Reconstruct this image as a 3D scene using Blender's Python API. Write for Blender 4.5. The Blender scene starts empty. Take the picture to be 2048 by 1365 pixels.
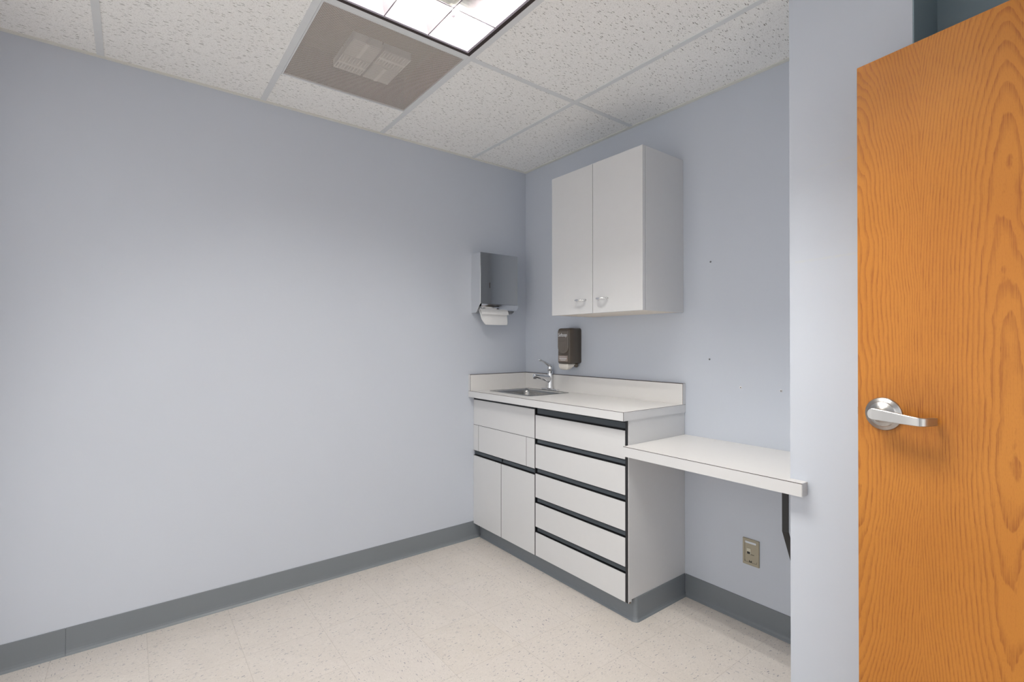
import bpy, math, random
from mathutils import Vector, Matrix
random.seed(7)
C = bpy.context.scene.collection
PI = math.pi

# ------------------------------------------------------------------ mesh helpers
class MB:
    def __init__(s): s.v = []; s.f = []; s.m = []; s.sm = []
    def add(s, vs, fs, mi=0, smooth=False):
        o = len(s.v); s.v += [tuple(map(float, p)) for p in vs]
        for f in fs:
            s.f.append(tuple(i + o for i in f)); s.m.append(mi); s.sm.append(smooth)
        return s
    def box(s, x0, x1, y0, y1, z0, z1, mi=0):
        v = [(x0,y0,z0),(x1,y0,z0),(x1,y1,z0),(x0,y1,z0),(x0,y0,z1),(x1,y0,z1),(x1,y1,z1),(x0,y1,z1)]
        return s.add(v, [(0,3,2,1),(4,5,6,7),(0,1,5,4),(1,2,6,5),(2,3,7,6),(3,0,4,7)], mi)
    def rbox(s, x0, x1, y0, y1, z0, z1, r=.002, mi=0, seg=3):
        """box with all edges rounded: lofted rounded rectangles along z"""
        lv = []
        for k in range(seg + 1):
            a = k / seg * PI / 2; lv.append((z0 + r - r*math.cos(a), r - r*math.sin(a)))
        for k in range(seg + 1):
            a = k / seg * PI / 2; lv.append((z1 - r + r*math.sin(a), r - r*math.cos(a)))
        loops = []
        for z, ins in lv:
            loops.append([(x, y, z) for x, y in rrect(x0+ins, x1-ins, y0+ins, y1-ins, max(r-ins, 1e-5), seg)])
        return s.loft(loops, mi=mi, cap=True)
    def loft(s, loops, mi=0, cap=False, capend=None, closed=True, smooth=False):
        n = len(loops[0]); vs = [p for l in loops for p in l]; fs = []
        for k in range(len(loops) - 1):
            for i in range(n if closed else n - 1):
                j = (i + 1) % n; fs.append((k*n+i, k*n+j, (k+1)*n+j, (k+1)*n+i))
        s.add(vs, fs, mi, smooth)
        if cap or capend: s.add(loops[-1], [tuple(range(n))], mi)
        if cap: s.add(loops[0], [tuple(range(n))[::-1]], mi)
        return s
    def prism(s, poly, axis, a, b, mi=0):
        """extrude a 2-D outline along an axis (0:x 1:y 2:z)"""
        def P(p, t):
            if axis == 0: return (t, p[0], p[1])
            if axis == 1: return (p[0], t, p[1])
            return (p[0], p[1], t)
        return s.loft([[P(p, a) for p in poly], [P(p, b) for p in poly]], mi=mi, cap=True)
    def tube(s, path, rad, seg=14, mi=0, flat=1.0, smooth=True):
        path = [Vector(p) for p in path]; n = len(path)
        if not hasattr(rad, '__len__'): rad = [rad]*n
        fl = flat if hasattr(flat, '__len__') else [flat]*n
        loops = []; up = Vector((0,0,1))
        t0 = (path[1]-path[0]).normalized()
        if abs(t0.dot(up)) > .95: up = Vector((1,0,0))
        for i in range(n):
            t = (path[min(i+1,n-1)]-path[max(i-1,0)]).normalized()
            a = t.cross(up).normalized(); b = a.cross(t).normalized(); up = b
            loops.append([path[i]+a*rad[i]*math.cos(k*2*PI/seg)+b*rad[i]*fl[i]*math.sin(k*2*PI/seg) for k in range(seg)])
        return s.loft(loops, mi=mi, cap=True, smooth=smooth)
    def lathe(s, prof, c, axis='z', seg=40, mi=0, smooth=True):
        loops = []
        for r, h in prof:
            l = []
            for k in range(seg):
                a = k*2*PI/seg; x, y = r*math.cos(a), r*math.sin(a)
                if axis == 'z': l.append((c[0]+x, c[1]+y, c[2]+h))
                elif axis == 'y': l.append((c[0]+x, c[1]+h, c[2]+y))
                else: l.append((c[0]+h, c[1]+x, c[2]+y))
            loops.append(l)
        return s.loft(loops, mi=mi, cap=True, smooth=smooth)
    def sweep(s, path, prof, mi=0):
        """sweep an (out, z) profile along a 2-D path; out is to the right of travel"""
        loops = []; n = len(path)
        for i, p in enumerate(path):
            d = []
            if i > 0: d.append((Vector(path[i])-Vector(path[i-1])).normalized())
            if i < n-1: d.append((Vector(path[i+1])-Vector(path[i])).normalized())
            ns = [Vector((q.y, -q.x)) for q in d]
            m = ns[0] if len(ns) == 1 else (ns[0]+ns[1]).normalized()
            k = 1/max(.3, m.dot(ns[0]))
            loops.append([(p[0]+m.x*o*k, p[1]+m.y*o*k, z) for o, z in prof])
        return s.loft(loops, mi=mi, cap=True)

def rrect(x0, x1, y0, y1, r, seg=5):
    pts = []
    for cx, cy, a0 in ((x1-r,y1-r,0),(x0+r,y1-r,PI/2),(x0+r,y0+r,PI),(x1-r,y0+r,1.5*PI)):
        for k in range(seg+1):
            a = a0+k/seg*PI/2; pts.append((cx+r*math.cos(a), cy+r*math.sin(a)))
    return pts

def origin(o):
    return Vector((0,0,0)) if o is None else (o.matrix_basis.translation + origin(o.parent))

def obj(name, mb, mats, parent=None, bevel=0, kind=None, label=None, local=False, cat=None, group=None):
    me = bpy.data.meshes.new(name)
    off = Vector((0,0,0)) if local else origin(parent)
    me.from_pydata([tuple(Vector(v)-off) for v in mb.v], [], mb.f)
    for m in (mats if isinstance(mats, (list,tuple)) else [mats]): me.materials.append(m)
    me.polygons.foreach_set('material_index', mb.m)
    me.polygons.foreach_set('use_smooth', mb.sm)
    me.validate(); me.update()
    import bmesh
    bm = bmesh.new(); bm.from_mesh(me)
    bmesh.ops.remove_doubles(bm, verts=bm.verts, dist=1e-6)
    bmesh.ops.recalc_face_normals(bm, faces=bm.faces); bm.to_mesh(me); bm.free()
    o = bpy.data.objects.new(name, me); C.objects.link(o)
    if parent: o.parent = parent
    if bevel:
        b = o.modifiers.new('bevel', 'BEVEL'); b.width = bevel; b.segments = 2; b.limit_method = 'ANGLE'; b.angle_limit = math.radians(50)
    if kind: o['kind'] = kind
    if label: o['label'] = label
    if cat: o['category'] = cat
    if group: o['group'] = group
    return o
def thing(name, label, cat, loc, group=None):
    o = bpy.data.objects.new(name, None); C.objects.link(o); o.location = loc
    o.empty_display_size = .05
    o['label'] = label; o['category'] = cat
    if group: o['group'] = group
    return o
def struct(name, mb, mats, parent=None, **k): return obj(name, mb, mats, parent, kind='structure', **k)

# ------------------------------------------------------------------ materials
class NT:
    def __init__(s, name):
        s.m = bpy.data.materials.new(name); s.m.use_nodes = True; s.t = s.m.node_tree
        s.b = s.t.nodes['Principled BSDF']; s.out = s.t.nodes['Material Output']
    def n(s, typ, ins=None, **p):
        nd = s.t.nodes.new(typ)
        for k, v in p.items(): setattr(nd, k, v)
        for k, v in (ins or {}).items():
            if isinstance(v, bpy.types.NodeSocket): s.t.links.new(v, nd.inputs[k])
            else: nd.inputs[k].default_value = v
        return nd
    def math(s, op, a, b=0., c=0., clamp=False):
        return s.n('ShaderNodeMath', {0:a, 1:b, 2:c}, operation=op, use_clamp=clamp).outputs[0]
    def link(s, a, b): s.t.links.new(a, b)
    def mix(s, fac, a, b):
        nd = s.n('ShaderNodeMix', data_type='RGBA')
        for i, v in ((0, fac), (6, a), (7, b)):
            if isinstance(v, bpy.types.NodeSocket): s.link(v, nd.inputs[i])
            else: nd.inputs[i].default_value = v if i == 0 else (*v, 1)
        return nd.outputs[2]
    def obj(s): return s.n('ShaderNodeTexCoord').outputs['Object']
    def geo(s): return s.n('ShaderNodeNewGeometry').outputs['Position']
    def xyz(s, v): return s.n('ShaderNodeSeparateXYZ', {0: v}).outputs
    def scale(s, v, sc): return s.n('ShaderNodeMapping', {'Vector': v, 'Scale': sc}).outputs[0]
    def ramp(s, f, lo, hi): return s.n('ShaderNodeMapRange', {'Value': f, 'From Min': lo, 'From Max': hi}).outputs[0]
    def bump(s, h, st=.2, d=.001):
        s.link(s.n('ShaderNodeBump', {'Height': h, 'Strength': st, 'Distance': d}).outputs[0], s.b.inputs['Normal'])
def setp(b, col=None, rough=None, metal=None, spec=None, coat=None):
    if col: b.inputs['Base Color'].default_value = (*col, 1)
    if rough is not None: b.inputs['Roughness'].default_value = rough
    if metal is not None: b.inputs['Metallic'].default_value = metal
    if spec is not None: b.inputs['Specular IOR Level'].default_value = spec
    if coat is not None: b.inputs['Coat Weight'].default_value = coat
def simple(name, col, rough=.5, metal=0, spec=.5, vary=.04, nscale=30, bump=0):
    t = NT(name); setp(t.b, None, rough, metal, spec)
    nz = t.n('ShaderNodeTexNoise', {'Vector': t.obj(), 'Scale': nscale, 'Detail': 4}).outputs[0]
    t.link(t.mix(nz, tuple(c*(1-vary) for c in col), tuple(min(1,c*(1+vary)) for c in col)), t.b.inputs['Base Color'])
    if bump: t.bump(nz, bump, .0005)
    return t.m

PAINT = (.53, .568, .635)
def paint(name, marks=()):
    """flat pale blue paint; marks = scuff strips as (axis a, centre, half, axis b, centre, half, slope) in world axes"""
    t = NT(name); setp(t.b, None, .55, 0, .3)
    p = t.geo()
    n1 = t.n('ShaderNodeTexNoise', {'Vector': p, 'Scale': 1.6, 'Detail': 5}).outputs[0]
    c = t.mix(n1, tuple(x*.975 for x in PAINT), tuple(x*1.025 for x in PAINT))
    ax = t.xyz(p)
    for (x0, x1, z0, sl, h, st) in marks:
        zc = t.math('MULTIPLY_ADD', ax[0], sl, z0 - sl*x0)
        dz = t.math('ABSOLUTE', t.math('SUBTRACT', ax[2], zc))
        m1 = t.ramp(dz, h, h*.45)
        m2 = t.math('MULTIPLY', t.math('GREATER_THAN', ax[0], x0), t.math('LESS_THAN', ax[0], x1))
        nz = t.n('ShaderNodeTexNoise', {'Vector': p, 'Scale': 60., 'Detail': 3}).outputs[0]
        m = t.math('MULTIPLY', t.math('MULTIPLY', m1, m2), t.math('MULTIPLY', t.ramp(nz, .25, .6), st), clamp=True)
        c = t.mix(m, c, (.56, .58, .58))
    t.link(c, t.b.inputs['Base Color'])
    n2 = t.n('ShaderNodeTexNoise', {'Vector': p, 'Scale': 380., 'Detail': 3}).outputs[0]
    t.bump(n2, .06, .0006)
    return t.m
M = {}
M['paint'] = paint('pale_blue_paint')
M['paint_scuffed'] = paint('pale_blue_paint_scuffed', [(1.872, 2.07, 1.466, .035, .005, .55), (1.90, 2.05, 1.752, .06, .004, .35)])
M['slate'] = simple('dark_slate', (.25, .325, .37), .5, vary=.05, nscale=4)  # slate tone, darker than the walls, for the recess and door frame

# vinyl composition tile floor
def vct():
    t = NT('speckled_vinyl_tile'); setp(t.b, None, .32, 0, .4)
    p = t.geo(); ax = t.xyz(p); P = .2945
    fx = t.math('DIVIDE', t.math('SUBTRACT', ax[0], .138), P); fy = t.math('DIVIDE', t.math('SUBTRACT', ax[1], .013), P)
    ix = t.math('FLOOR', fx); iy = t.math('FLOOR', fy)
    rx = t.math('FRACT', fx); ry = t.math('FRACT', fy)
    def edge(r): return t.math('MINIMUM', r, t.math('SUBTRACT', 1., r))
    e = t.math('MINIMUM', edge(rx), edge(ry)); seam = t.ramp(e, .0042, .0012)
    cell = t.n('ShaderNodeCombineXYZ', {0: ix, 1: iy, 2: 0.}).outputs[0]
    wn = t.n('ShaderNodeTexWhiteNoise', {'Vector': cell}, noise_dimensions='3D')
    # chips: elongated cells, direction turns from tile to tile
    par = t.math('GREATER_THAN', wn.outputs['Value'], .68)
    off = t.n('ShaderNodeVectorMath', {0: p, 1: t.n('ShaderNodeVectorMath', {0: wn.outputs['Color'], 3: 3.}, operation='SCALE').outputs[0]}, operation='ADD').outputs[0]
    def flecks(scale, lo, hi, sx, sy, rnd):
        a = t.scale(off, (sx, sy, .01)); b = t.scale(off, (sy, sx, .01))
        v = t.n('ShaderNodeMix', {0: par, 4: a, 5: b}, data_type='VECTOR').outputs[1]
        w = t.n('ShaderNodeTexNoise', {'Vector': t.scale(p, (1,1,0)), 'Scale': 90., 'Detail': 2}).outputs['Color']
        v = t.n('ShaderNodeVectorMath', {0: v, 1: t.n('ShaderNodeVectorMath', {0: w, 3: .012}, operation='SCALE').outputs[0]}, operation='ADD').outputs[0]
        vo = t.n('ShaderNodeTexVoronoi', {'Vector': v, 'Scale': scale}, feature='F1', voronoi_dimensions='2D')
        r = t.xyz(vo.outputs['Color'])[0]
        size = t.math('MULTIPLY', t.math('SUBTRACT', r, rnd), 1/(1-rnd))
        return t.ramp(t.math('SUBTRACT', vo.outputs['Distance'], t.math('MULTIPLY', size, hi)), 0., -.05), t.xyz(vo.outputs['Color'])[1]
    d1, c1 = flecks(150., .1, .27, 1., .38, .60)
    d2, c2 = flecks(280., .1, .34, 1., .40, .35)
    d3, c3 = flecks(170., .1, .45, 1., .55, .35)
    n1 = t.n('ShaderNodeTexNoise', {'Vector': off, 'Scale': 9., 'Detail': 6, 'Roughness': .6}).outputs[0]
    base = t.mix(n1, (.565, .52, .475), (.665, .62, .575))
    tone = t.ramp(wn.outputs['Value'], 0, 1)
    base = t.mix(t.math('MULTIPLY', tone, .35), base, (.62, .585, .565))
    base = t.mix(t.math('MULTIPLY', d3, .40), base, (.70, .655, .615))
    base = t.mix(t.math('MULTIPLY', d2, .58), base, t.mix(c2, (.36, .35, .36), (.50, .46, .43)))
    base = t.mix(t.math('MULTIPLY', d1, .75), base, t.mix(c1, (.07, .085, .14), (.30, .30, .34)))
    base = t.mix(t.math('MULTIPLY', seam, .42), base, (.30, .26, .23))
    t.link(base, t.b.inputs['Base Color'])
    t.link(t.ramp(n1, 0, 1), t.n('ShaderNodeMath').inputs[0])
    t.bump(t.math('SUBTRACT', 1., seam), .12, .0006)
    return t.m
M['floor'] = vct()

# fissured mineral ceiling tile (fissures run along y)
def ctile():
    t = NT('fissured_ceiling_tile'); setp(t.b, None, .9, 0, .1)
    p = t.geo()
    w = t.n('ShaderNodeTexNoise', {'Vector': p, 'Scale': 70., 'Detail': 3}).outputs['Color']
    v = t.n('ShaderNodeVectorMath', {0: p, 1: t.n('ShaderNodeVectorMath', {0: w, 3: .011}, operation='SCALE').outputs[0]}, operation='ADD').outputs[0]
    def fl(scale, sy, thr, size):
        vo = t.n('ShaderNodeTexVoronoi', {'Vector': t.scale(v, (1., sy, 1.)), 'Scale': scale}, voronoi_dimensions='2D')
        r = t.xyz(vo.outputs['Color'])[0]
        k = t.math('MULTIPLY', t.math('SUBTRACT', r, thr), size/(1-thr))
        return t.ramp(t.math('SUBTRACT', vo.outputs['Distance'], k), .02, -.04)
    f1 = fl(190., .17, .50, .25); f2 = fl(430., .60, .35, .42)
    h = t.math('MAXIMUM', t.math('MULTIPLY', f1, .85), t.math('MULTIPLY', f2, .32))
    n = t.n('ShaderNodeTexNoise', {'Vector': p, 'Scale': 220., 'Detail': 4}).outputs[0]
    base = t.mix(n, (.85, .85, .835), (.92, .92, .905))
    t.link(t.mix(h, base, (.17, .155, .135)), t.b.inputs['Base Color'])
    t.bump(t.math('SUBTRACT', t.math('MULTIPLY', n, .3), h), .5, .002)
    return t.m
M['ctile'] = ctile()
M['grid'] = simple('white_grid_metal', (.68, .70, .71), .45)
M['angle'] = simple('cream_wall_angle', (.72, .715, .66), .45)

# perforated white metal: real round holes, with the metal between
def perforated():
    t = NT('perforated_metal'); setp(t.b, (.66, .62, .575), .5, 0, .4)
    ax = t.xyz(t.geo()); P = .0057
    a = t.math('DIVIDE', ax[0], P); b = t.math('DIVIDE', ax[1], P*.8)
    row = t.math('MODULO', t.math('FLOOR', t.math('ADD', b, 1000.)), 2.)
    fx = t.math('SUBTRACT', t.math('FRACT', t.math('MULTIPLY_ADD', row, .5, a)), .5)
    fy = t.math('MULTIPLY', t.math('SUBTRACT', t.math('FRACT', b), .5), .8)
    d = t.math('SQRT', t.math('ADD', t.math('MULTIPLY', fx, fx), t.math('MULTIPLY', fy, fy)))
    hole = t.math('LESS_THAN', d, .325)
    tr = t.n('ShaderNodeBsdfTransparent').outputs[0]
    mx = t.n('ShaderNodeMixShader', {0: hole, 1: t.b.outputs[0], 2: tr}).outputs[0]
    t.link(mx, t.out.inputs[0]); return t.m
M['perf'] = perforated()
M['plenum'] = simple('plenum_grey_brown', (.17, .14, .122), .9)
M['core'] = simple('diffuser_core', (.85, .83, .79), .5)

M['cove'] = simple('grey_vinyl_cove', (.175, .195, .215), .42, vary=.05, nscale=6)
M['laminate'] = simple('light_grey_laminate', (.60, .605, .615), .38, vary=.012)
M['topwhite'] = simple('off_white_laminate', (.68, .67, .66), .35, vary=.012)
M['seam'] = simple('dark_brown_laminate_seam', (.045, .03, .025), .6)
M['gapblack'] = simple('black_trim', (.008, .009, .011), .45)
M['pull'] = simple('slate_pull', (.042, .052, .062), .42)
M['cream'] = simple('cream_melamine', (.72, .66, .58), .5)
M['chip'] = simple('raw_particle_board', (.45, .25, .11), .9, vary=.2, nscale=200)
M['chrome'] = simple('polished_chrome', (.78, .79, .81), .07, 1, vary=.01)
M['steel'] = simple('brushed_stainless', (.40, .40, .40), .24, 1, vary=.05, nscale=60)
M['mirror'] = simple('polished_stainless', (.56, .57, .57), .09, 1, vary=.01)
M['polish'] = simple('mirror_polished_side', (.84, .85, .86), .10, 1, vary=.01)
M['satin'] = simple('satin_chrome', (.47, .465, .46), .33, 1, vary=.03)
M['brownplastic'] = simple('smoky_brown_plastic', (.085, .068, .052), .28, vary=.05)
M['brownface'] = simple('smoky_brown_face', (.135, .115, .097), .3, vary=.05)
M['whiteplastic'] = simple('white_plastic', (.66, .63, .58), .35)
M['ink'] = simple('white_ink', (.72, .74, .76), .5)
M['sticker'] = simple('tan_sticker', (.30, .24, .21), .5)
M['paper'] = simple('white_paper', (.80, .80, .80), .9, bump=.1)
M['tan'] = simple('tan_plastic', (.36, .325, .245), .4, vary=.03)
M['tanlight'] = simple('pale_insert', (.56, .54, .44), .4)
M['labelstrip'] = simple('label_strip', (.62, .66, .72), .5)
M['blade_edge'] = simple('shaded_blade_edge', (.22, .19, .22), .6)
M['fixtdark'] = simple('dark_brown_trim', (.030, .018, .014), .5)
M['fixtsilver'] = simple('pale_aluminium', (.42, .39, .45), .6)
M['louver'] = simple('semi_specular_louver', (.86,.85,.82), .16, 1., .5, vary=.005)
M['housing'] = simple('white_enamel', (.82,.81,.78), .5)
M['anchor'] = simple('grey_anchor', (.16, .16, .17), .6)
M['filler'] = simple('white_filler', (.75, .75, .75), .8)

def tubelight():
    t = NT('fluorescent_tube'); setp(t.b, (.9,.9,.9), .4)
    t.b.inputs['Emission Color'].default_value = (1., .965, .905, 1)
    t.b.inputs['Emission Strength'].default_value = TUBE
    return t.m
TUBE = 155.
M['tube'] = tubelight()

# golden oak veneer (object space of the door: x across, z up)
def oak():
    t = NT('golden_oak_veneer'); setp(t.b, None, .40, 0, .28)
    o = t.obj(); ax = t.xyz(o)
    n0 = t.n('ShaderNodeTexNoise', {'Vector': t.scale(o, (2.2,2.2,1.1)), 'Scale': 1.6, 'Detail': 3}).outputs[0]
    n1 = t.n('ShaderNodeTexNoise', {'Vector': t.scale(o, (14.,14.,5.)), 'Scale': 1.6, 'Detail': 4}).outputs[0]
    # book-matched leaves: seams every .31, the first at x = .142
    s = t.math('DIVIDE', t.math('SUBTRACT', ax[0], .142), .31)
    leaf = t.math('FLOOR', s)
    par = t.math('MODULO', t.math('ADD', leaf, 10.), 2.)
    fr = t.math('FRACT', s)
    w = t.math('SUBTRACT', t.math('MULTIPLY', fr, .31), .160)       # distance from the heart of the leaf
    w = t.math('ADD', w, t.math('MULTIPLY', t.math('SUBTRACT', n0, .5), .05))
    dz = t.math('ABSOLUTE', t.math('SUBTRACT', ax[2], 1.08))
    wp = t.math('POWER', t.math('ADD', t.math('MULTIPLY', w, w), .00025), .75)
    ph = t.math('MULTIPLY', wp, 285.)
    ph = t.math('ADD', ph, t.math('MULTIPLY', t.math('POWER', t.math('ADD', dz, .12), 3.2), 8.5))
    ph = t.math('ADD', ph, t.math('MULTIPLY', t.math('SUBTRACT', n0, .5), 7.))
    ph = t.math('ADD', ph, t.math('MULTIPLY', t.math('SUBTRACT', n1, .5), 1.3))
    n2 = t.n('ShaderNodeTexNoise', {'Vector': t.scale(o, (60.,60.,22.)), 'Scale': 1., 'Detail': 3}).outputs[0]
    ph = t.math('ADD', ph, t.math('MULTIPLY', t.math('SUBTRACT', n2, .5), .45))
    fr2 = t.math('FRACT', ph)
    late = t.math('MULTIPLY', t.ramp(fr2, .44, .86), t.ramp(fr2, 1., .93))   # soft rise, sharp fall, as growth rings have
    pores = t.n('ShaderNodeTexNoise', {'Vector': t.scale(o, (650.,650.,12.)), 'Scale': 1., 'Detail': 3, 'Roughness': .65}).outputs[0]
    fine = t.n('ShaderNodeTexNoise', {'Vector': t.scale(o, (1400.,1400.,120.)), 'Scale': 1., 'Detail': 2}).outputs[0]
    pm = t.ramp(pores, .42, .62)
    g = t.math('MULTIPLY', late, t.math('MULTIPLY_ADD', pm, .75, .25))
    base = t.mix(t.ramp(n0, .3, .7), (.485, .197, .033), (.415, .155, .022))
    c = t.mix(t.math('MULTIPLY', g, .80), base, (.235, .068, .012))
    c = t.mix(t.math('MULTIPLY', t.ramp(fine, .5, .75), .30), c, (.26, .08, .013))
    c = t.mix(t.math('MULTIPLY', t.ramp(pores, .56, .70), .32), c, (.24, .075, .013))
    # darkened by hands around the lever
    hx = t.math('DIVIDE', t.math('SUBTRACT', ax[0], .13), .16); hz = t.math('DIVIDE', t.math('SUBTRACT', ax[2], 1.01), .15)
    hr = t.math('SQRT', t.math('ADD', t.math('MULTIPLY', hx, hx), t.math('MULTIPLY', hz, hz)))
    hand = t.math('MULTIPLY', t.ramp(hr, 1., .1), t.math('MULTIPLY_ADD', pm, .35, .22))
    c = t.mix(hand, c, (.15, .038, .006))
    t.link(c, t.b.inputs['Base Color'])
    t.bump(t.math('SUBTRACT', 1., g), .08, .0006)
    return t.m
M['oak'] = oak()
M['oakedge'] = simple('oak_edge_band', (.42, .16, .035), .4, vary=.15, nscale=80)

# ------------------------------------------------------------------ room
H = 2.352; XR = 2.97; YF = -2.66; XP0, XP1, YP = 1.856, 2.175, -.415; YR = -.17; WT = 2.62
struct('floor', MB().box(-.12, 4.6, YF-2., .12, -.08, 0), M['floor'])
struct('wall_left', MB().box(-.12, 0, YF-.12, .12, 0, WT), M['paint'])
struct('wall_back', MB().box(0, XP0, 0, .12, 0, WT), M['paint'])
struct('wall_alcove', MB().box(XP0, XP1, YP, .12, 0, WT), M['paint_scuffed'])
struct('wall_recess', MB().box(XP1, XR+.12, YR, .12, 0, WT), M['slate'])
struct('wall_recess_side', MB().box(XP1+.0003, XP1+.003, YP+.0004, YR-.0003, 0, H+.001), M['slate'])  # thin added sheet carrying the darker slate tone on the recess side
struct('wall_front', MB().box(0, .30, YF-.12, YF, 0, WT).box(2.75, XR+.12, YF-.12, YF, 0, WT).box(.30, 2.75, YF-.12, YF, 2.1, WT), M['paint'])  # wide opening behind the camera, added to let in soft fill light
DY0, DY1, DH = -.695, -1.60, 1.985
struct('wall_right', MB().box(XR, XR+.12, DY0, YR, 0, WT).box(XR, XR+.12, YF, DY1, 0, WT).box(XR, XR+.12, DY1, DY0, DH, WT), M['paint'])

# cove baseboards
hb = .105
cov = [(0, 0), (.012, 0), (.0105, .003), (.006, .009), (.004, .018), (.0033, .03), (.003, hb-.001), (.002, hb), (0, hb)]
yj = -2.30
struct('baseboard_left', MB().sweep([(0, yj+.0004), (0, -.3745)], cov).sweep([(0, YF), (0, yj-.0004)], cov), M['cove'])
struct('baseboard_back', MB().sweep([(1.2085, 0), (XP0, 0)], cov), M['cove'])
struct('baseboard_alcove', MB().sweep([(XP0, YP), (XP1, YP)], cov), M['cove'])
struct('baseboard_front', MB().sweep([(XR-.013, YF), (2.75, YF)], cov).sweep([(.30, YF), (.013, YF)], cov), M['cove'])

# suspended ceiling
xs = [0, .901, 2.077, XR]; ys = [0, -.438, -1.027, -1.615, -2.203, YF]
mb = MB()
for i in range(3):
    for j in range(5):
        x0, x1, y1, y0 = xs[i], xs[i+1], ys[j], ys[j+1]
        if j == 2 and i == 1: continue
        if j == 2 and i == 0: x1 = .316
        mb.box(x0+.0005, x1-.0005, y0+.0005, y1-.0005, H+.0025, H+.018)
struct('ceiling', mb, M['ctile'])
mb = MB(); hw = .0118
def tbar(x0, x1, y0, y1): mb.box(x0, x1, y0, y1, H-.0005, H+.003)
for y in ys[1:5]:
    tbar(.02, XR-.02, y-hw, y+hw)
for x in xs[1:3]:
    for j in range(5):
        a = ys[j+1]+(hw if j < 4 else .02); b = ys[j]-(hw if j > 0 else .02)
        mb.box(x-hw, x+hw, a, b, H-.0002, H+.003)
struct('trim_1', mb, M['grid'])
mb = MB()
for x0, x1, y0, y1 in ((0,.021,YF,0),(.021,XP0,-.021,0),(XP0-.021,XP0,YP,-.021),(XP0-.021,XP1+.021,YP-.021,YP),(XP1,XP1+.021,YP,YR),(XP1+.021,XR,YR-.021,YR),(XR-.021,XR,YF+.021,YR-.021),(.021,XR,YF,YF+.021)):
    mb.box(x0, x1, y0, y1, H-.0012, H+.002)
struct('trim_2', mb, M['angle'])
# slab over the plenum so that the ceiling is closed
struct('ceiling_slab', MB().box(-.12, XR+.12, YF-.12, .12, WT, WT+.05), M['plenum'])

# ------------------------------------------------------------------ ceiling air diffuser
dx0, dx1, dy0, dy1 = .320, .8885, -1.6025, -1.0395
t = thing('air_diffuser', 'square perforated taupe metal air diffuser in ceiling left of the fluorescent light', 'vent', ((dx0+dx1)/2, (dy0+dy1)/2, H))
f = MB()
f.box(dx0-.003, dx0+.006, dy0, dy1, H-.001, H+.006).box(dx1-.006, dx1+.001, dy0, dy1, H-.001, H+.006)
f.box(dx0+.006, dx1-.006, dy0, dy0+.006, H-.001, H+.006).box(dx0+.006, dx1-.006, dy1-.006, dy1, H-.001, H+.006)
obj('frame', f, M['grid'], t, label='thin pale metal frame')
obj('perforated_face', MB().add([(dx0+.006,dy0+.006,H+.0005),(dx1-.006,dy0+.006,H+.0005),(dx1-.006,dy1-.006,H+.0005),(dx0+.006,dy1-.006,H+.0005)], [(0,1,2,3)]), M['perf'], t)
p = MB(); zt = H+.16
p.box(dx0, dx1, dy0, dy1, zt, zt+.005)
for a, b, c, d in ((dx0-.002,dx0,dy0,dy1),(dx1,dx1+.002,dy0,dy1),(dx0,dx1,dy0-.002,dy0),(dx0,dx1,dy1,dy1+.002)): p.box(a, b, c, d, H+.006, zt)
obj('plenum_box', p, M['plenum'], t)
cx, cy = .620, -1.325; hs = .118
co = MB(); zc = H+.0035
for a, b, flip in ((-1,-1,0),(1,1,0),(1,-1,1),(-1,1,1)):
    x0, x1 = sorted((cx+a*.004, cx+a*hs)); y0, y1 = sorted((cy+b*.004, cy+b*hs))
    # rim and middle rib of each quarter, then the deflecting blades across it
    co.box(x0, x1, y0, y0+.004, zc, zc+.03).box(x0, x1, y1-.004, y1, zc, zc+.03)
    co.box(x0, x0+.004, y0, y1, zc, zc+.03).box(x1-.004, x1, y0, y1, zc, zc+.03)
    if flip:
        ym = (y0+y1)/2; co.box(x0, x1, ym-.007, ym+.007, zc-.002, zc+.03)
        for k in range(1, 9):
            x = x0+(x1-x0)*k/9; co.box(x-.0022, x+.0022, y0, y1, zc, zc+.025)
    else:
        xm = (x0+x1)/2; co.box(xm-.007, xm+.007, y0, y1, zc-.002, zc+.03)
        for k in range(1, 9):
            y = y0+(y1-y0)*k/9; co.box(x0, x1, y-.0022, y+.0022, zc, zc+.025)
obj('deflector_core', co, M['core'], t, label='pale four-way louvre core seen through the perforations')

# ------------------------------------------------------------------ fluorescent light
lx0, lx1, ly0, ly1 = .9135, 2.0645, -1.6025, -1.0395
t = thing('ceiling_light', 'bright recessed fluorescent ceiling light with square louver cells and brown trim', 'ceiling light', ((lx0+lx1)/2, (ly0+ly1)/2, H))
def ring(x0, x1, y0, y1, w, z0, z1):
    return MB().box(x0, x0+w, y0, y1, z0, z1).box(x1-w, x1, y0, y1, z0, z1).box(x0+w, x1-w, y0, y0+w, z0, z1).box(x0+w, x1-w, y1-w, y1, z0, z1)
obj('trim_frame', ring(lx0, lx1, ly0, ly1, .015, H, H+.01), M['fixtdark'], t, label='dark brown trim frame')
obj('louver_frame', ring(lx0+.016, lx1-.016, ly0+.016, ly1-.016, .0090, H-.001, H+.075), M['fixtsilver'], t, label='pale aluminium louver frame')
ix0, ix1, iy0, iy1 = lx0+.0235, lx1-.0235, ly0+.0235, ly1-.0235
ho = MB(); zt = H+.135
ho.box(lx0, lx1, ly0, ly1, zt, zt+.004)
for a, b, c, d in ((lx0-.002,lx0,ly0,ly1),(lx1,lx1+.002,ly0,ly1),(lx0,lx1,ly0-.002,ly0),(lx0,lx1,ly1,ly1+.002)): ho.box(a, b, c, d, H+.0105, zt)
obj('housing', ho, M['housing'], t)
NX, NY = 6, 3; px_, py_ = (ix1-ix0)/NX, (iy1-iy0)/NY
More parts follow.
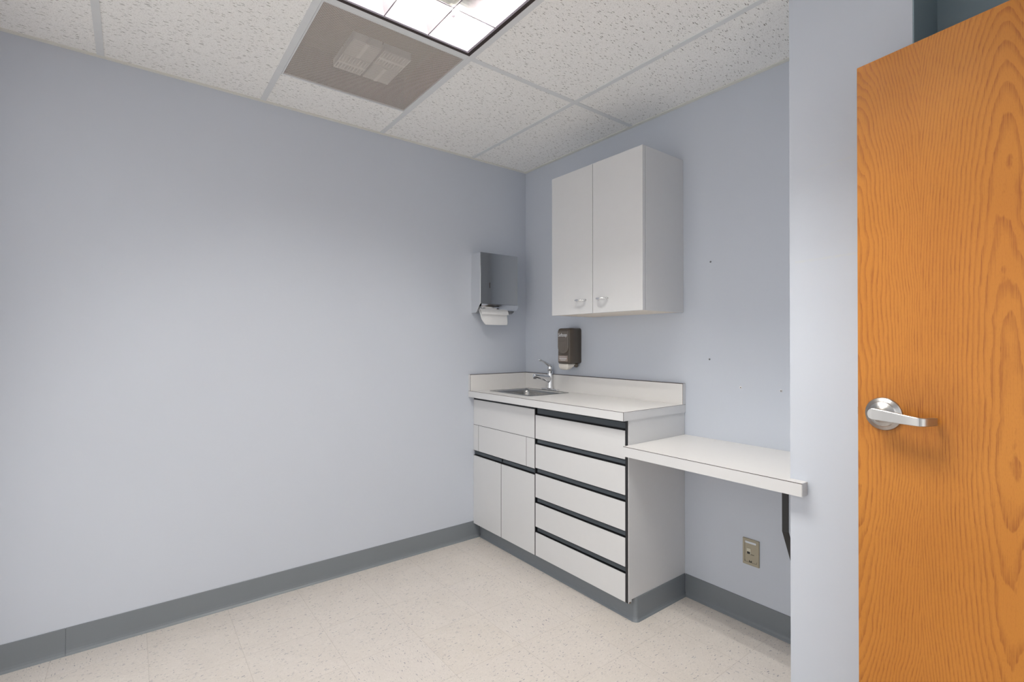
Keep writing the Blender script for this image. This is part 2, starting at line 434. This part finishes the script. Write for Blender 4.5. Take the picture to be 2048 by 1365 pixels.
def para(n=8, h=.074, wt=.030, wb=.0018):
    L = []
    for k in range(n+1):
        u = k/n; L.append((wb+(wt-wb)*u**1.8, u*h))
    return L
pr = para()
lo = MB()
for k in range(1, NX):          # cross blades, parabolic section
    x = ix0+k*px_
    poly = [(x-w, H+h) for w, h in pr] + [(x+w, H+h) for w, h in reversed(pr)]
    lo.prism(poly, 1, iy0, iy1)
for k in range(1, NY):          # long blades
    y = iy0+k*py_
    poly = [(y-w, H+h) for w, h in pr] + [(y+w, H+h) for w, h in reversed(pr)]
    lo.prism(poly, 0, ix0, ix1)
pl_ = obj('parabolic_louver', lo, M['louver'], t)
be = MB()  # dark strips that paint shade onto the blades' lower edges
for k in range(1, NX): be.box(ix0+k*px_-.0022, ix0+k*px_+.0022, iy0, iy1, H-.0015, H)
for k in range(1, NY): be.box(ix0, ix1, iy0+k*py_-.0022, iy0+k*py_+.0022, H-.0016, H-.0002)
obj('blade_edges', be, M['blade_edge'], pl_, label='lower louver blade edges darkened as if in shade')
for k in range(NY):
    y = iy0+(k+.5)*py_; zl = H+.098
    tb = MB(); tb.lathe([(.0001,0),(.0127,.0),(.0127, ix1-ix0-.1),(.0001, ix1-ix0-.1)], (ix0+.05, y, zl), axis='x', seg=20)
    lt = obj('fluorescent_tube', tb, M['tube'], t)
    for xa in (ix0+.028, ix1-.0495):
        obj('end_cap', MB().lathe([(.0001,0),(.0131,0),(.0131,.0215),(.0001,.0215)], (xa, y, zl), axis='x', seg=20), M['fixtsilver'], lt)
        s = MB().box(xa-.004 if xa < 1.5 else xa+.0217, xa-.0002 if xa < 1.5 else xa+.0257, y-.012, y+.012, zl-.022, zt)
        obj('lamp_holder', s, M['housing'], lt)

# ------------------------------------------------------------------ base cabinets
yF = -.4204
def panel(name, x0, x1, z0, z1, parent, **k):
    return obj(name, MB().rbox(x0, x1, yF, yF+.018, z0, z1, .0008, seg=2), M['laminate'], parent, **k)
def channel(x0, x1, z0, z1, parent, notch=True):
    """finger-pull channel: black groove, slightly sloping slate face, end notch"""
    m = MB()
    m.box(x0, x1, yF+.012, yF+.018, z0, z1, 1)
    xa = x0+(.012 if notch else .0015)
    m.prism([(yF+.0115, z0+.0095), (yF+.0035, z0+.0095), (yF+.0055, z1-.004), (yF+.0115, z1-.003)], 0, xa, x1-.001, 0)
    m.prism([(yF+.0115, z0), (yF+.002, z0), (yF+.001, z0+.0022), (yF+.0115, z0+.0022)], 0, x0, x1-.001, 1)
    m.prism([(yF+.0115, z1-.0022), (yF+.004, z1-.0022), (yF+.004, z1-.0006), (yF+.0115, z1-.0006)], 0, x0, x1-.001, 1)
    return obj('finger_pull', m, [M['pull'], M['gapblack']], parent, label='dark slate finger-pull channel')

t = thing('sink_cabinet', 'light grey sink base cabinet with two doors against the left wall', 'cabinet', (.29, -.21, 0))
ca = MB().box(.0008, .012, yF+.0185, -.001, hb-.004, .8755).box(.012, .5885, -.395, -.390, hb-.004, .8755, 1).box(.012, .5885, -.390, -.001, hb-.004, hb+.012).box(.5765, .5885, yF+.0185, -.390, hb-.004, .8755, 1)
obj('carcass', ca, [M['laminate'], M['gapblack']], t)
obj('false_drawer_front', MB().rbox(.0012, .5855, yF, yF+.018,   .7050, .8585, .0008, seg=2), M['laminate'], t)
panel('filler_panel', .0012, .0542, .5455, .7025, t); panel('filler_panel', .0570, .5154, .5455, .7025, t); panel('filler_panel', .5180, .5855, .5455, .7025, t)
obj('backing_strip', MB().box(.0015, .5855, yF+.0006, yF+.017, .7026, .7049).box(.0543, .0569, yF+.0006, yF+.017, .546, .7026).box(.5155, .5179, yF+.0006, yF+.017, .546, .7026).box(.0015, .5855, yF+.003, yF+.017, .8587, .8755).box(.2867, .2905, yF+.0006, yF+.017, .0915, .512), M['gapblack'], t, label='black strip showing in the joints')
for x0, x1 in ((.0012, .2866), (.2906, .5855)):
    d = panel('door', x0, x1, .0915, .5125, t)
    channel(x0, x1 if x1 > .4 else x1+.0025, .514, .544, d, notch=True)
obj('gap_trim', MB().box(.586, .5920, yF+.0006, yF+.017, .0915, .8755), M['gapblack'], t, label='black strip between the two units')

t = thing('drawer_cabinet', 'light grey base cabinet with five drawers and black finger pulls', 'cabinet', (.895, -.21, 0))
ca = MB().box(1.188, 1.2035, -.3985, -.001, hb-.0, .8755).box(.592, 1.188, -.395, -.390, hb, .8755, 1).box(.592, 1.188, -.390, -.001, hb, hb+.012).box(.592, .6, yF+.0185, -.390, hb, .8755, 1)
obj('carcass', ca, [M['laminate'], M['gapblack']], t)
sp = MB().prism([(-.3985, .0925), (yF+.004, .0925), (yF+.004, .8755), (-.3985, .8755)], 0, 1.1995, 1.2035)
obj('side_panel_edge', sp, M['laminate'], t)
vt = MB().box(1.1865, 1.1925, yF+.0025, yF+.017, .0925, .868, 0).box(1.1925, 1.1993, yF+.0005, yF+.017, .0925, .8755, 0)
obj('top_rail', MB().box(.592, 1.1865, yF+.003, yF+.017, .8685, .8755), M['gapblack'], t, label='black rail under the countertop')
obj('edge_trim', vt, [M['gapblack'], M['pull']], t, label='black vertical edge trim')
for k in range(5):
    z1 = .8295-.1540*k; z0 = z1-.1235 if k < 4 else .0925
    d = obj('drawer', MB().rbox(.5925, 1.186, yF, yF+.018, z0, z1, .0008, seg=2), M['laminate'], t)
    channel(.5925, 1.186, z1+.0005, z1+(.0385 if k == 0 else .0300), d)
obj('chipped_corner', MB().prism([(1.180,.0915),(1.2035,.0915),(1.2035,.0965),(1.198,.0945),(1.190,.0955),(1.185,.0928)], 1, yF+.0045, yF+.0175), M['chip'], t, label='chipped bare particle board at bottom corner')

# toe kick with cove base wrapped round it
kick = MB().box(.013, 1.197, -.3705, -.356, 0, hb-.005)
struct('trim_3', kick, M['gapblack'])
xk = 1.2038
cabcov = [(o, z) for o, z in cov]
rc = .012
arc = [(xk-rc+rc*math.sin(a), -.3712+rc-rc*math.cos(a)) for a in [k/6*PI/2 for k in range(7)]]
mb = MB().sweep([(.0125, -.3712)] + arc + [(xk, -.013)], [(o, z if z < .08 else (z-.0135)) for o, z in cov])
mb2 = MB()
# the side run stands full height against the side panel
mb2.sweep([(x+.0002, y-.0002) for x, y in arc] + [(xk+.0002, -.0045)], cov)
mb2.v += []; 
o = len(mb.v); mb.v += mb2.v; mb.f += [tuple(i+o for i in f) for f in mb2.f]; mb.m += mb2.m; mb.sm += mb2.sm
struct('baseboard_cabinet', mb, M['cove'])

# ------------------------------------------------------------------ counter
ZC, ZB, LC, DC = .914, .8757, 1.2085, -.457
sx0, sx1, sy0, sy1 = .104, .458, -.342, -.078       # cut-out
t = thing('countertop', 'off-white laminate countertop with upstand and dark seams over the base cabinets', 'countertop', (.6, -.22, ZB))
m = MB()
O = [(.0008,DC+.0012),(LC-.0012,DC+.0012),(LC-.0012,-.0008),(.0008,-.0008)]; I = [(sx0,sy0),(sx1,sy0),(sx1,sy1),(sx0,sy1)]
V = [(x,y,ZC) for x,y in O]+[(x,y,ZC) for x,y in I]+[(x,y,ZB+.002) for x,y in O]+[(x,y,ZB+.002) for x,y in I]
F = []
for i in range(4):
    j = (i+1) % 4
    F += [(i,j,4+j,4+i), (8+j,8+i,12+i,12+j), (i,8+i,8+j,j), (4+i,4+j,12+j,12+i)]
m.add(V, F)
obj('slab', m, M['topwhite'], t)
eb = MB().box(.0008, LC-.0016, DC, DC+.0011, ZB, ZC-.0014).box(LC-.0011, LC, DC+.0012, -.0008, ZB, ZC-.0014)
obj('edge_band', eb, M['laminate'], t)
se = MB().box(.0008, LC, DC-.0001, DC+.0012, ZC-.0018, ZC+.0001).box(LC-.0012, LC-.0003, DC+.0012, -.0008, ZC-.0013, ZC-.0001).box(LC-.0016, LC-.0002, DC-.0001, DC+.0011, ZB, ZC-.001)
obj('edge_seam', se, M['seam'], t, label='dark brown laminate seam line')
ZS = 1.0138
bs = MB().box(.021, LC-.0012, -.0205, -.0008, ZC+.0001, ZS-.0012)
b = obj('backsplash', bs, M['topwhite'], t)
obj('end_band', MB().box(LC-.0011, LC, -.0205, -.0008, ZC+.0001, ZS), M['laminate'], b)
obj('cap_seam', MB().box(.021, LC-.0012, -.0210, -.0185, ZS-.0020, ZS+.0002).box(LC-.003, LC-.0011, -.0209, -.0205, ZC+.0001, ZS).box(.021, LC-.0012, -.0185, -.0008, ZS-.0012, ZS), M['seam'], b, label='dark brown seam line')
ss = MB().box(.0008, .0205, DC+.0012, -.0008, ZC+.0001, ZS-.0012)
b = obj('side_splash', ss, M['topwhite'], t)
obj('end_band', MB().box(.0008, .0205, DC+.0001, DC+.0011, ZC+.0001, ZS), M['laminate'], b)
obj('cap_seam', MB().box(.0185, .0210, DC+.0012, -.0205, ZS-.0020, ZS+.0002).box(.0195, .0209, DC, DC+.0012, ZC+.0001, ZS).box(.0008, .0185, DC+.0012, -.0008, ZS-.0012, ZS), M['seam'], b, label='dark brown seam line')

# ------------------------------------------------------------------ sink
t = thing('sink', 'small stainless steel drop-in sink in the countertop left end', 'sink', (.28, -.21, ZC))
m = MB()
def lp(ins, z, r): return [(x, y, z) for x, y in rrect(.082+ins, .480-ins, -.366+ins, -.052-ins, r, 6)]
L = [lp(0, ZC+.0003, .022), lp(.002, ZC+.0026, .022), lp(.014, ZC+.003, .022), lp(.018, ZC+.001, .024), lp(.026, ZC-.004, .03), lp(.030, ZC-.02, .032), lp(.036, ZC-.115, .04), lp(.044, ZC-.130, .05), lp(.062, ZC-.138, .05), lp(.11, ZC-.142, .03), lp(.135, ZC-.143, .02)]
m.loft(L, capend=True, smooth=True)
obj('bowl', m, M['steel'], t)
obj('drain', MB().lathe([(.0001,.006),(.008,.006),(.022,.003),(.034,.004),(.038,.003),(.038,.0),(.0001,.0)], (.28, -.209, ZC-.1428)), M['chrome'], t)

# ------------------------------------------------------------------ faucet
fx, fy, z0 = .283, -.0355, ZC+.0005
t = thing('faucet', 'chrome single-lever faucet behind the sink', 'faucet', (fx, fy, z0))
bp = MB()
def bl(ins, z, r=.0125): return [(x, y, z) for x, y in rrect(fx-.078+ins, fx+.078-ins, fy-.0135+ins, fy+.0135-ins, r-ins, 6)]
bp.loft([bl(0, z0), bl(0, z0+.006), bl(.002, z0+.009), bl(.006, z0+.010)], cap=True, smooth=True)
obj('deck_plate', bp, M['chrome'], t)
obj('body', MB().lathe([(.0001,.0102),(.021,.0102),(.0205,.016),(.0165,.03),(.0155,.06),(.0160,.10),(.0160,.118),(.0150,.1185),(.0150,.120),(.0160,.1205),(.0160,.138),(.0155,.150),(.0125,.160),(.006,.165),(.0001,.166)], (fx, fy, z0), seg=32), M['chrome'], t)
sp = []
for k in range(13):
    u = k/12
    sp.append((fx, fy-.006-u*.128, z0+.070+.026*u**.8))
rr = [.0150-.0045*k/12 for k in range(13)]
fl = [(.0255-.0155*(k/12)**.75)/rr[k] for k in range(13)]
s = obj('spout', MB().tube(sp, rr, seg=20, flat=fl), M['chrome'], t)
e = sp[-1]
obj('aerator', MB().lathe([(.0001,0),(.009,0),(.0095,-.002),(.0095,-.014),(.0001,-.014)], (fx, e[1]+.009, e[2]-.006)), M['anchor'], s, label='dark aerator ring')
hp = []
for k in range(13):
    u = k/12
    hp.append((fx, fy-.002-.092*u, z0+.150+.036*math.sin(u*PI/2)+(.004*u*u)))
obj('lever', MB().tube(hp, [.0150,.0145,.0130,.0112,.0098,.0088,.0082,.0078,.0078,.0080,.0084,.0080,.005], seg=16, flat=.70), M['chrome'], t)

# ------------------------------------------------------------------ wall cabinet
wx0, wx1, wy, wz0, wz1 = .604, 1.1975, -.3125, 1.3555, 2.0895
t = thing('wall_cabinet', 'grey two-door wall cabinet hung above the countertop', 'cabinet', ((wx0+wx1)/2, -.155, wz0))
ca = MB()
ca.box(wx0, wx0+.016, wy+.0205, -.0008, wz0, wz1).box(wx1-.016, wx1, wy+.0205, -.0008, wz0, wz1)
ca.box(wx0+.016, wx1-.016, wy+.0205, -.0008, wz1-.016, wz1).box(wx0+.016, wx1-.016, -.008, -.0008, wz0, wz1-.016)
obj('carcass', ca, M['laminate'], t)
obj('bottom_panel', MB().box(wx0+.016, wx1-.016, wy+.0207, -.008, wz0+.0005, wz0+.016), M['cream'], t, label='cream underside panel')
obj('gasket', MB().box(wx0+.003, wx1-.003, wy+.0185, wy+.0205, wz0+.002, wz1-.002), M['seam'], t)
for x0, x1, xh in ((wx0, .8975, .823), (.9005, wx1, .966)):
    d = obj('door', MB().rbox(x0, x1, wy, wy+.0185, wz0-.001, wz1, .0008, seg=2), M['laminate'], t)
    h = MB(); zh = 1.4215; pts = []
    for k in range(15):
        a = PI*k/14; pts.append((xh-.028*math.cos(a), wy-.001-.029*math.sin(a)**.7, zh))
    h.tube(pts, .0055, seg=12, flat=.9)
    for sx in (-1, 1): h.lathe([(.0001,0),(.0065,0),(.006,-.003),(.0001,-.003)], (xh+sx*.028, wy-.0002, zh), axis='y', seg=16)
    obj('handle', h, M['chrome'], d, label='chrome bow handle')

# ------------------------------------------------------------------ towel dispenser (left wall)
ya, yb = -.4365, -.152
t = thing('towel_dispenser', 'polished stainless steel paper towel dispenser on the left wall near the corner', 'dispenser', (0, (ya+yb)/2, 1.395))
zt_, xf = 1.7595, .100
prof = [(.0005, 1.394), (.046, 1.394), (.062, 1.402), (xf-.003, 1.447), (xf-.003, zt_), (.0005, zt_)]
b = MB().prism(prof, 1, ya, ya+.003).prism(prof, 1, yb-.003, yb)
b.box(.0005, xf-.003, ya+.003, yb-.003, zt_-.003, zt_).box(.0005, .003, ya+.003, yb-.003, 1.394, zt_-.003)
obj('cabinet_body', b, M['polish'], t, bevel=.0008)
d = obj('door', MB().rbox(xf-.0025, xf+.002, ya, yb, 1.447, zt_, .0015, seg=3), M['mirror'], t)
obj('reflection_strip', MB().box(xf+.002, xf+.0026, ya+.066, ya+.071, 1.545, 1.578), M['seam'], d, label='narrow dark reflection')  # thin dark strip standing in for a reflection in the polished door
lip = []
for k in range(9):
    a = k/8*PI*.62
    lip.append((xf-.012+.025*math.cos(a)-.010*k/8, 1.4455-.034*math.sin(a)))
inner = [(x-.0025, z+.0012) for x, z in lip]
obj('lip', MB().prism(lip+inner[::-1], 1, ya+.002, yb-.002), M['chrome'], t, label='curled chrome bottom lip')
tw = []
for y, dx in ((ya+.040,0),(ya+.10,.003),(ya+.16,.001),(yb-.075,.0)):
    tw.append(y)
t2 = thing('paper_towel', 'folded white paper towel hanging out of the steel dispenser', 'paper towel', (.06, -.30, 1.33))
pt = MB(); loops = []
y0, y1 = ya+.030, yb-.062
for z, x, ex in ((1.43,.050,.010),(1.412,.056,.012),(1.396,.064,.010),(1.376,.070,.004),(1.354,.076,.0),(1.332,.080,-.004),(1.3215,.081,-.012)):
    loops.append([(x, y0-ex*.6+(.0 if z > 1.35 else (1.354-z)*.55), z), (x+.004, (y0*2+y1)/3, z-.001), (x+.003, (y0+2*y1)/3, z-.0005), (x+.001, y1+ex*.5, z+.001),
                  (x-.007, y1+ex*.5, z+.001), (x-.006, (y0+y1)/2, z), (x-.007, y0-ex*.6+(.0 if z > 1.35 else (1.354-z)*.55), z)])
pt.loft(loops, cap=True, smooth=False)
obj('folded_sheet', pt, M['paper'], t2)
pt = MB(); loops = []
for z, x in ((1.428,.066),(1.410,.074),(1.394,.082),(1.385,.085)):
    loops.append([(x, y0-.006, z), (x+.003, (y0+y1)/2, z-.001), (x, y1+.006, z), (x-.004, y1+.006, z), (x-.002, (y0+y1)/2, z), (x-.004, y0-.006, z)])
pt.loft(loops, cap=True)
obj('top_fold', pt, M['paper'], t2)

# ------------------------------------------------------------------ soap dispenser (back wall)
sx, sw = .466, .0515
z0, z1, dp = 1.0865, 1.2965, -.100
t = thing('soap_dispenser', 'smoky brown plastic soap dispenser on the back wall above the faucet', 'dispenser', (sx, -.05, z0))
b = MB(); loops = []
for y, ins, r in ((-.0008,0.,.014),(-.07,0.,.014),(-.084,.001,.013),(-.0925,.005,.011),(-.096,.011,.008)):
    loops.append([(x, y, z) for x, z in rrect(sx-sw+ins*.6, sx+sw-ins*.6, z0+ins*.25, z1-ins, r, 5)])
b.loft(loops, cap=True, smooth=True)
obj('housing', b, M['brownplastic'], t)
# front window panel: flat on top, rounded at the bottom
def shield(w, zt, zb, y, ins=0):
    P = [(sx+w-ins, zt-ins), (sx-w+ins, zt-ins)]
    for k in range(13):
        a = PI+PI*k/12; P.append((sx+(w-ins)*math.cos(a), zb+.040+(.040-ins)*math.sin(a)))
    return [(x, y, z) for x, z in P]
fp = MB().loft([shield(.0435, z1-.017, z0+.058, -.0958), shield(.0435, z1-.017, z0+.058, -.1005), shield(.0435, z1-.017, z0+.058, -.1025, .003)], cap=True)
f = obj('front_panel', fp, M['brownface'], t, label='lighter brown rounded front panel')
iv = MB().loft([[(x,-.1024,z) for x,_,z in shield(.030, z1-.078, z0+.068, 0)], [(x,-.1038,z) for x,_,z in shield(.030, z1-.078, z0+.068, 0, .002)]], cap=True)
obj('push_area', iv, M['brownface'], f)
cu = bpy.data.curves.new('brand_text', 'FONT'); cu.body = 'Softsoap'; cu.size = .0225; cu.align_x = 'CENTER'; cu.extrude = .0003; cu.shear = .15
to = bpy.data.objects.new('tmp', cu); C.objects.link(to)
bpy.context.view_layer.update()
me = bpy.data.meshes.new_from_object(to.evaluated_get(bpy.context.evaluated_depsgraph_get()))
bpy.data.objects.remove(to)
me.transform(Matrix.Translation(Vector((sx-.001, -.1029, z1-.050))-origin(f)) @ Matrix.Rotation(PI/2, 4, 'X') @ Matrix.Diagonal((.95,1.3,1,1)))
me.materials.clear(); me.materials.append(M['ink'])
for p_ in me.polygons: p_.material_index = 0
lt = bpy.data.objects.new('lettering', me); C.objects.link(lt); lt.parent = f; lt['label'] = 'white lettering'
sk = MB().box(sx-.040, sx+.036, -.0978, -.0955, z0+.014, z0+.048, 0)
for k, (w, zz, hh) in enumerate(((.030, .0400, .0022), (.031, .0305, .0042), (.024, .0235, .0018), (.020, .0195, .0014))):
    n = 7 if k != 1 else 11
    for j in range(n):
        xa = sx-.002-w+2*w*j/n; sk.box(xa, xa+2*w/n*.78, -.0983, -.0978, z0+zz-hh/2, z0+zz+hh/2, 1)
obj('sticker', sk, [M['sticker'], M['ink']], t, label='small tan sticker with pale print')
lv = MB(); loops = []
for z, w, y0_, y1_ in ((z0-.0005,.040,-.097,-.030),(z0-.014,.040,-.097,-.045),(z0-.026,.036,-.096,-.060),(z0-.034,.028,-.092,-.070),(z0-.036,.018,-.088,-.076)):
    loops.append([(x, y, z) for x, y in rrect(sx-w-.003, sx+w-.003, y0_, y1_, .006, 4)])
lv.loft(loops, cap=True, smooth=True)
obj('push_lever', lv, M['whiteplastic'], t, label='off-white push lever')
obj('nozzle', MB().lathe([(.0001,0),(.013,0),(.013,-.012),(.010,-.020),(.0001,-.022)], (sx+.030, -.022, z0-.0004), seg=20), M['brownplastic'], t)

# ------------------------------------------------------------------ wall-mounted desk shelf
hx0, hx1, hy, hz1, hz0 = 1.2042, 1.9072, -.4545, .7695, .7275
t = thing('desk_shelf', 'low off-white laminate desk shelf between the cabinet and the alcove wall', 'desk', ((hx0+hx1)/2, -.22, hz0))
poly = [(hx0, hy+.0012), (hx1-.0012, hy+.0012), (hx1-.0012, YP-.0006), (XP0-.0006, YP-.0006), (XP0-.0006, -.0008), (hx0, -.0008)]
obj('top', MB().prism(poly, 2, hz0+.001, hz1), M['topwhite'], t)
obj('edge_band', MB().box(hx0, hx1-.0014, hy, hy+.0011, hz0, hz1-.0014).box(hx1-.0011, hx1, hy+.0012, YP-.0006, hz0, hz1-.0006), M['laminate'], t)
obj('edge_seam', MB().box(hx0, hx1, hy-.0001, hy+.0012, hz1-.0018, hz1+.0001), M['seam'], t, label='dark brown laminate seam line')
# bent flat-bar bracket
bx0, bx1 = 1.8145, 1.8345; th = .005
t = thing('shelf_bracket', 'black bent steel bracket under the right end of the desk shelf', 'bracket', (1.8265, -.38, .5))
path = [(-.02, hz0-.0055), (-.376, hz0-.0055), (-.380, hz0-.010), (-.380, .578), (-.318, .462), (-.015, .300)]
def offs(P, d):
    out = []
    for i, p in enumerate(P):
        ds = []
        if i > 0: ds.append((Vector(P[i])-Vector(P[i-1])).normalized())
        if i < len(P)-1: ds.append((Vector(P[i+1])-Vector(P[i])).normalized())
        ns = [Vector((-q.y, q.x)) for q in ds]; m_ = ns[0] if len(ns) == 1 else (ns[0]+ns[1]).normalized()
        k = 1/max(.4, m_.dot(ns[0])); out.append((p[0]+m_.x*d*k, p[1]+m_.y*d*k))
    return out
inn = offs(path, th)
obj('flat_bar', MB().prism(path+inn[::-1], 0, bx0, bx1), M['gapblack'], t, bevel=.0006)
obj('wall_plate', MB().box(bx0-.004, bx1+.004, -.0145, -.0005, .270, .335), M['gapblack'], t)

# ------------------------------------------------------------------ data outlet
ox0, ox1, oz0, oz1 = 1.488, 1.5585, .2555, .3675
t = thing('data_outlet', 'beige data jack wall plate on the back wall below the desk shelf', 'outlet', ((ox0+ox1)/2, 0, (oz0+oz1)/2))
pl = MB(); ly = []
for y, ins in ((-.0005,0),(-.0045,0),(-.0065,.002)):
    ly.append([(x, y, z) for x, z in rrect(ox0+ins, ox1-ins, oz0+ins, oz1-ins, .002, 3)])
pl.loft(ly, cap=True)
obj('cover_plate', pl, M['tan'], t)
fr = MB().box(ox0+.0095, ox0+.0105, -.0069, -.0064, oz0+.013, oz1-.020).box(ox1-.0105, ox1-.0095, -.0069, -.0064, oz0+.013, oz0+.022).box(ox0+.0105, ox1-.0105, -.0069, -.0064, oz0+.0125, oz0+.0135).box(ox0+.0095, ox0+.0115, -.0069, -.0064, oz0+.0125, oz0+.020)
obj('insert_outline', fr, M['seam'], t)
obj('label_strip', MB().box(ox0+.012, ox1-.0125, -.0074, -.0064, oz1-.019, oz1-.011), M['labelstrip'], t, label='pale blue-white label strip')
j = obj('jack', MB().box(ox0+.019, ox0+.036, -.0082, -.0064, oz0+.048, oz0+.072), M['tanlight'], t, label='pale jack insert')
obj('port', MB().box(ox0+.0205, ox0+.033, -.0088, -.0081, oz0+.0485, oz0+.058), M['gapblack'], j)
obj('latch_line', MB().box(ox0+.034, ox0+.050, -.0072, -.0064, oz0+.0465, oz0+.0485), M['seam'], t)
ic = MB().box(ox0+.029, ox0+.040, -.0074, -.0064, oz0+.0145, oz0+.0175).box(ox0+.029, ox0+.0315, -.0074, -.0064, oz0+.0145, oz0+.0215).box(ox0+.0375, ox0+.040, -.0074, -.0064, oz0+.0145, oz0+.0215)
obj('phone_symbol', ic, M['gapblack'], t, label='small dark symbol')

# wall plugs and patched screw holes left on the back wall
def plug(x, z, label, filled=False):
    t = thing('wall_plug', label, 'wall plug', (x, 0, z), 'wall plugs on the back wall')
    if filled:
        obj('filler_ring', MB().lathe([(.0001,-.0002),(.0058,-.0002),(.005,-.0014),(.0001,-.0014)], (x,0,z), axis='y', seg=18), M['filler'], t)
        obj('hole', MB().lathe([(.0001,-.0014),(.0021,-.0014),(.0021,-.0018),(.0001,-.0018)], (x,0,z), axis='y', seg=12), M['gapblack'], t)
    else:
        obj('plug', MB().lathe([(.0001,-.0002),(.0042,-.0002),(.0036,-.0016),(.0001,-.002)], (x,0,z), axis='y', seg=16), M['anchor'], t)
plug(1.338, 1.581, 'small grey wall plug right of the wall cabinet, the highest one')
plug(1.332, 1.133, 'small grey wall plug right of the soap dispenser, above the counter upstand end')
plug(1.478, 1.0135, 'screw hole with white rim above the middle of the desk shelf', True)
plug(1.647, 1.0115, 'screw hole with white rim above the desk shelf, nearest the alcove wall edge', True)

# ------------------------------------------------------------------ oak door
a = math.radians(-8.878)
DW, DZ = .880, 1.954
m = MB()
m.rbox(0, DW, 0, .043, .010, DZ, .002, seg=3)
door = struct('door_1', m, [M['oak']])
door.location = (2.084, -.546, 0); door.rotation_euler = (0, 0, a)
door['label'] = 'golden oak veneer door standing open at the right'
hu, hz = .062, 1.023
# rosette and lever, in the door's own axes; the room side is -y
h = obj('lever_handle', MB().lathe([(.0001,-.0004),(.0425,-.0004),(.0425,-.003),(.0405,-.0060),(.0330,-.0085),(.0320,-.0105),(.0300,-.0125),(.0235,-.0140),(.0215,-.0165),(.0150,-.020),(.0130,-.024),(.0125,-.044),(.0001,-.044)], (hu,0,hz), axis='y', seg=48), M['satin'], door, local=True, label='satin chrome lever handle')
lv = MB(); L = []
cl = [(-.0125,-.051,.0035),(-.0105,-.051,.0095),(-.006,-.051,.0130),(0,-.051,.0142),(.020,-.0515,.0135),(.050,-.053,.0122),(.080,-.0545,.0108),(.0935,-.0535,.0102),(.1015,-.049,.0098),(.1055,-.042,.0096),(.1085,-.030,.0094),(.1115,-.016,.0092),(.1125,-.010,.009)]
def dense(P, n=4):
    out = []
    for i in range(len(P)-1):
        p = [Vector(P[max(i-1,0)]), Vector(P[i]), Vector(P[i+1]), Vector(P[min(i+2,len(P)-1)])]
        for k in range(n):
            t_ = k/n
            out.append(tuple(.5*((2*p[1])+(p[2]-p[0])*t_+(2*p[0]-5*p[1]+4*p[2]-p[3])*t_**2+(3*p[1]-p[0]-3*p[2]+p[3])*t_**3)))
    return out+[tuple(P[-1])]
cl = dense(cl)
for i, (u, y, hh) in enumerate(cl):
    p0 = Vector(cl[max(i-1,0)][:2]); p1 = Vector(cl[min(i+1,len(cl)-1)][:2]); tn = (p1-p0).normalized(); nn = Vector((-tn.y, tn.x))*.0042
    zc = hz+.003-.0075*min(1, max(0,u)/.1)
    L.append([(hu+u+nn.x, y+nn.y, zc-hh), (hu+u-nn.x*.8, y-nn.y*.8, zc-hh), (hu+u-nn.x, y-nn.y, zc-hh+.0012), (hu+u-nn.x, y-nn.y, zc+hh-.0012), (hu+u-nn.x*.8, y-nn.y*.8, zc+hh), (hu+u+nn.x, y+nn.y, zc+hh)])
lv.loft(L, cap=True)
obj('lever', lv, M['satin'], h, local=True)
obj('latch_bolt', MB().box(-.0075, -.0005, .014, .029, hz-.010, hz+.010), M['satin'], door, local=True, label='small latch bolt on the door edge')

# door frame round the opening in the right wall
fr = MB()
fr.box(XR-.012, XR+.13, DY0-.001, DY0+.04, 0, DH+.04).box(XR-.012, XR+.13, DY1-.04, DY1+.001, 0, DH+.04).box(XR-.012, XR+.13, DY1+.001, DY0-.001, DH-.001, DH+.04)
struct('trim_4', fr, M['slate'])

# ------------------------------------------------------------------ added fill light through the front opening and doorway, camera
w = bpy.data.worlds.new('World'); bpy.context.scene.world = w; w.use_nodes = True
w.node_tree.nodes['Background'].inputs[0].default_value = (1., .985, .965, 1)
w.node_tree.nodes['Background'].inputs[1].default_value = 1.5

cd = bpy.data.cameras.new('camera'); cam = bpy.data.objects.new('camera', cd); C.objects.link(cam)
cd.sensor_width = 36; cd.lens = 984.2231/2048*36; cd.clip_start = .02
cam.location = (2.5661, -2.1026, 1.206)
cam.rotation_euler = (math.radians(90.2797), 0, math.radians(52.2758))
sc = bpy.context.scene; sc.camera = cam
sc.view_settings.view_transform = 'Standard'; sc.view_settings.look = 'None'
sc.view_settings.gamma = 1; sc.view_settings.use_curve_mapping = False
sc.view_settings.exposure = 0.2
sc.cycles.max_bounces = 14; sc.cycles.diffuse_bounces = 10; sc.cycles.glossy_bounces = 6
sc.cycles.transparent_max_bounces = 12; sc.cycles.sample_clamp_indirect = 6
sc.cycles.use_denoising = True
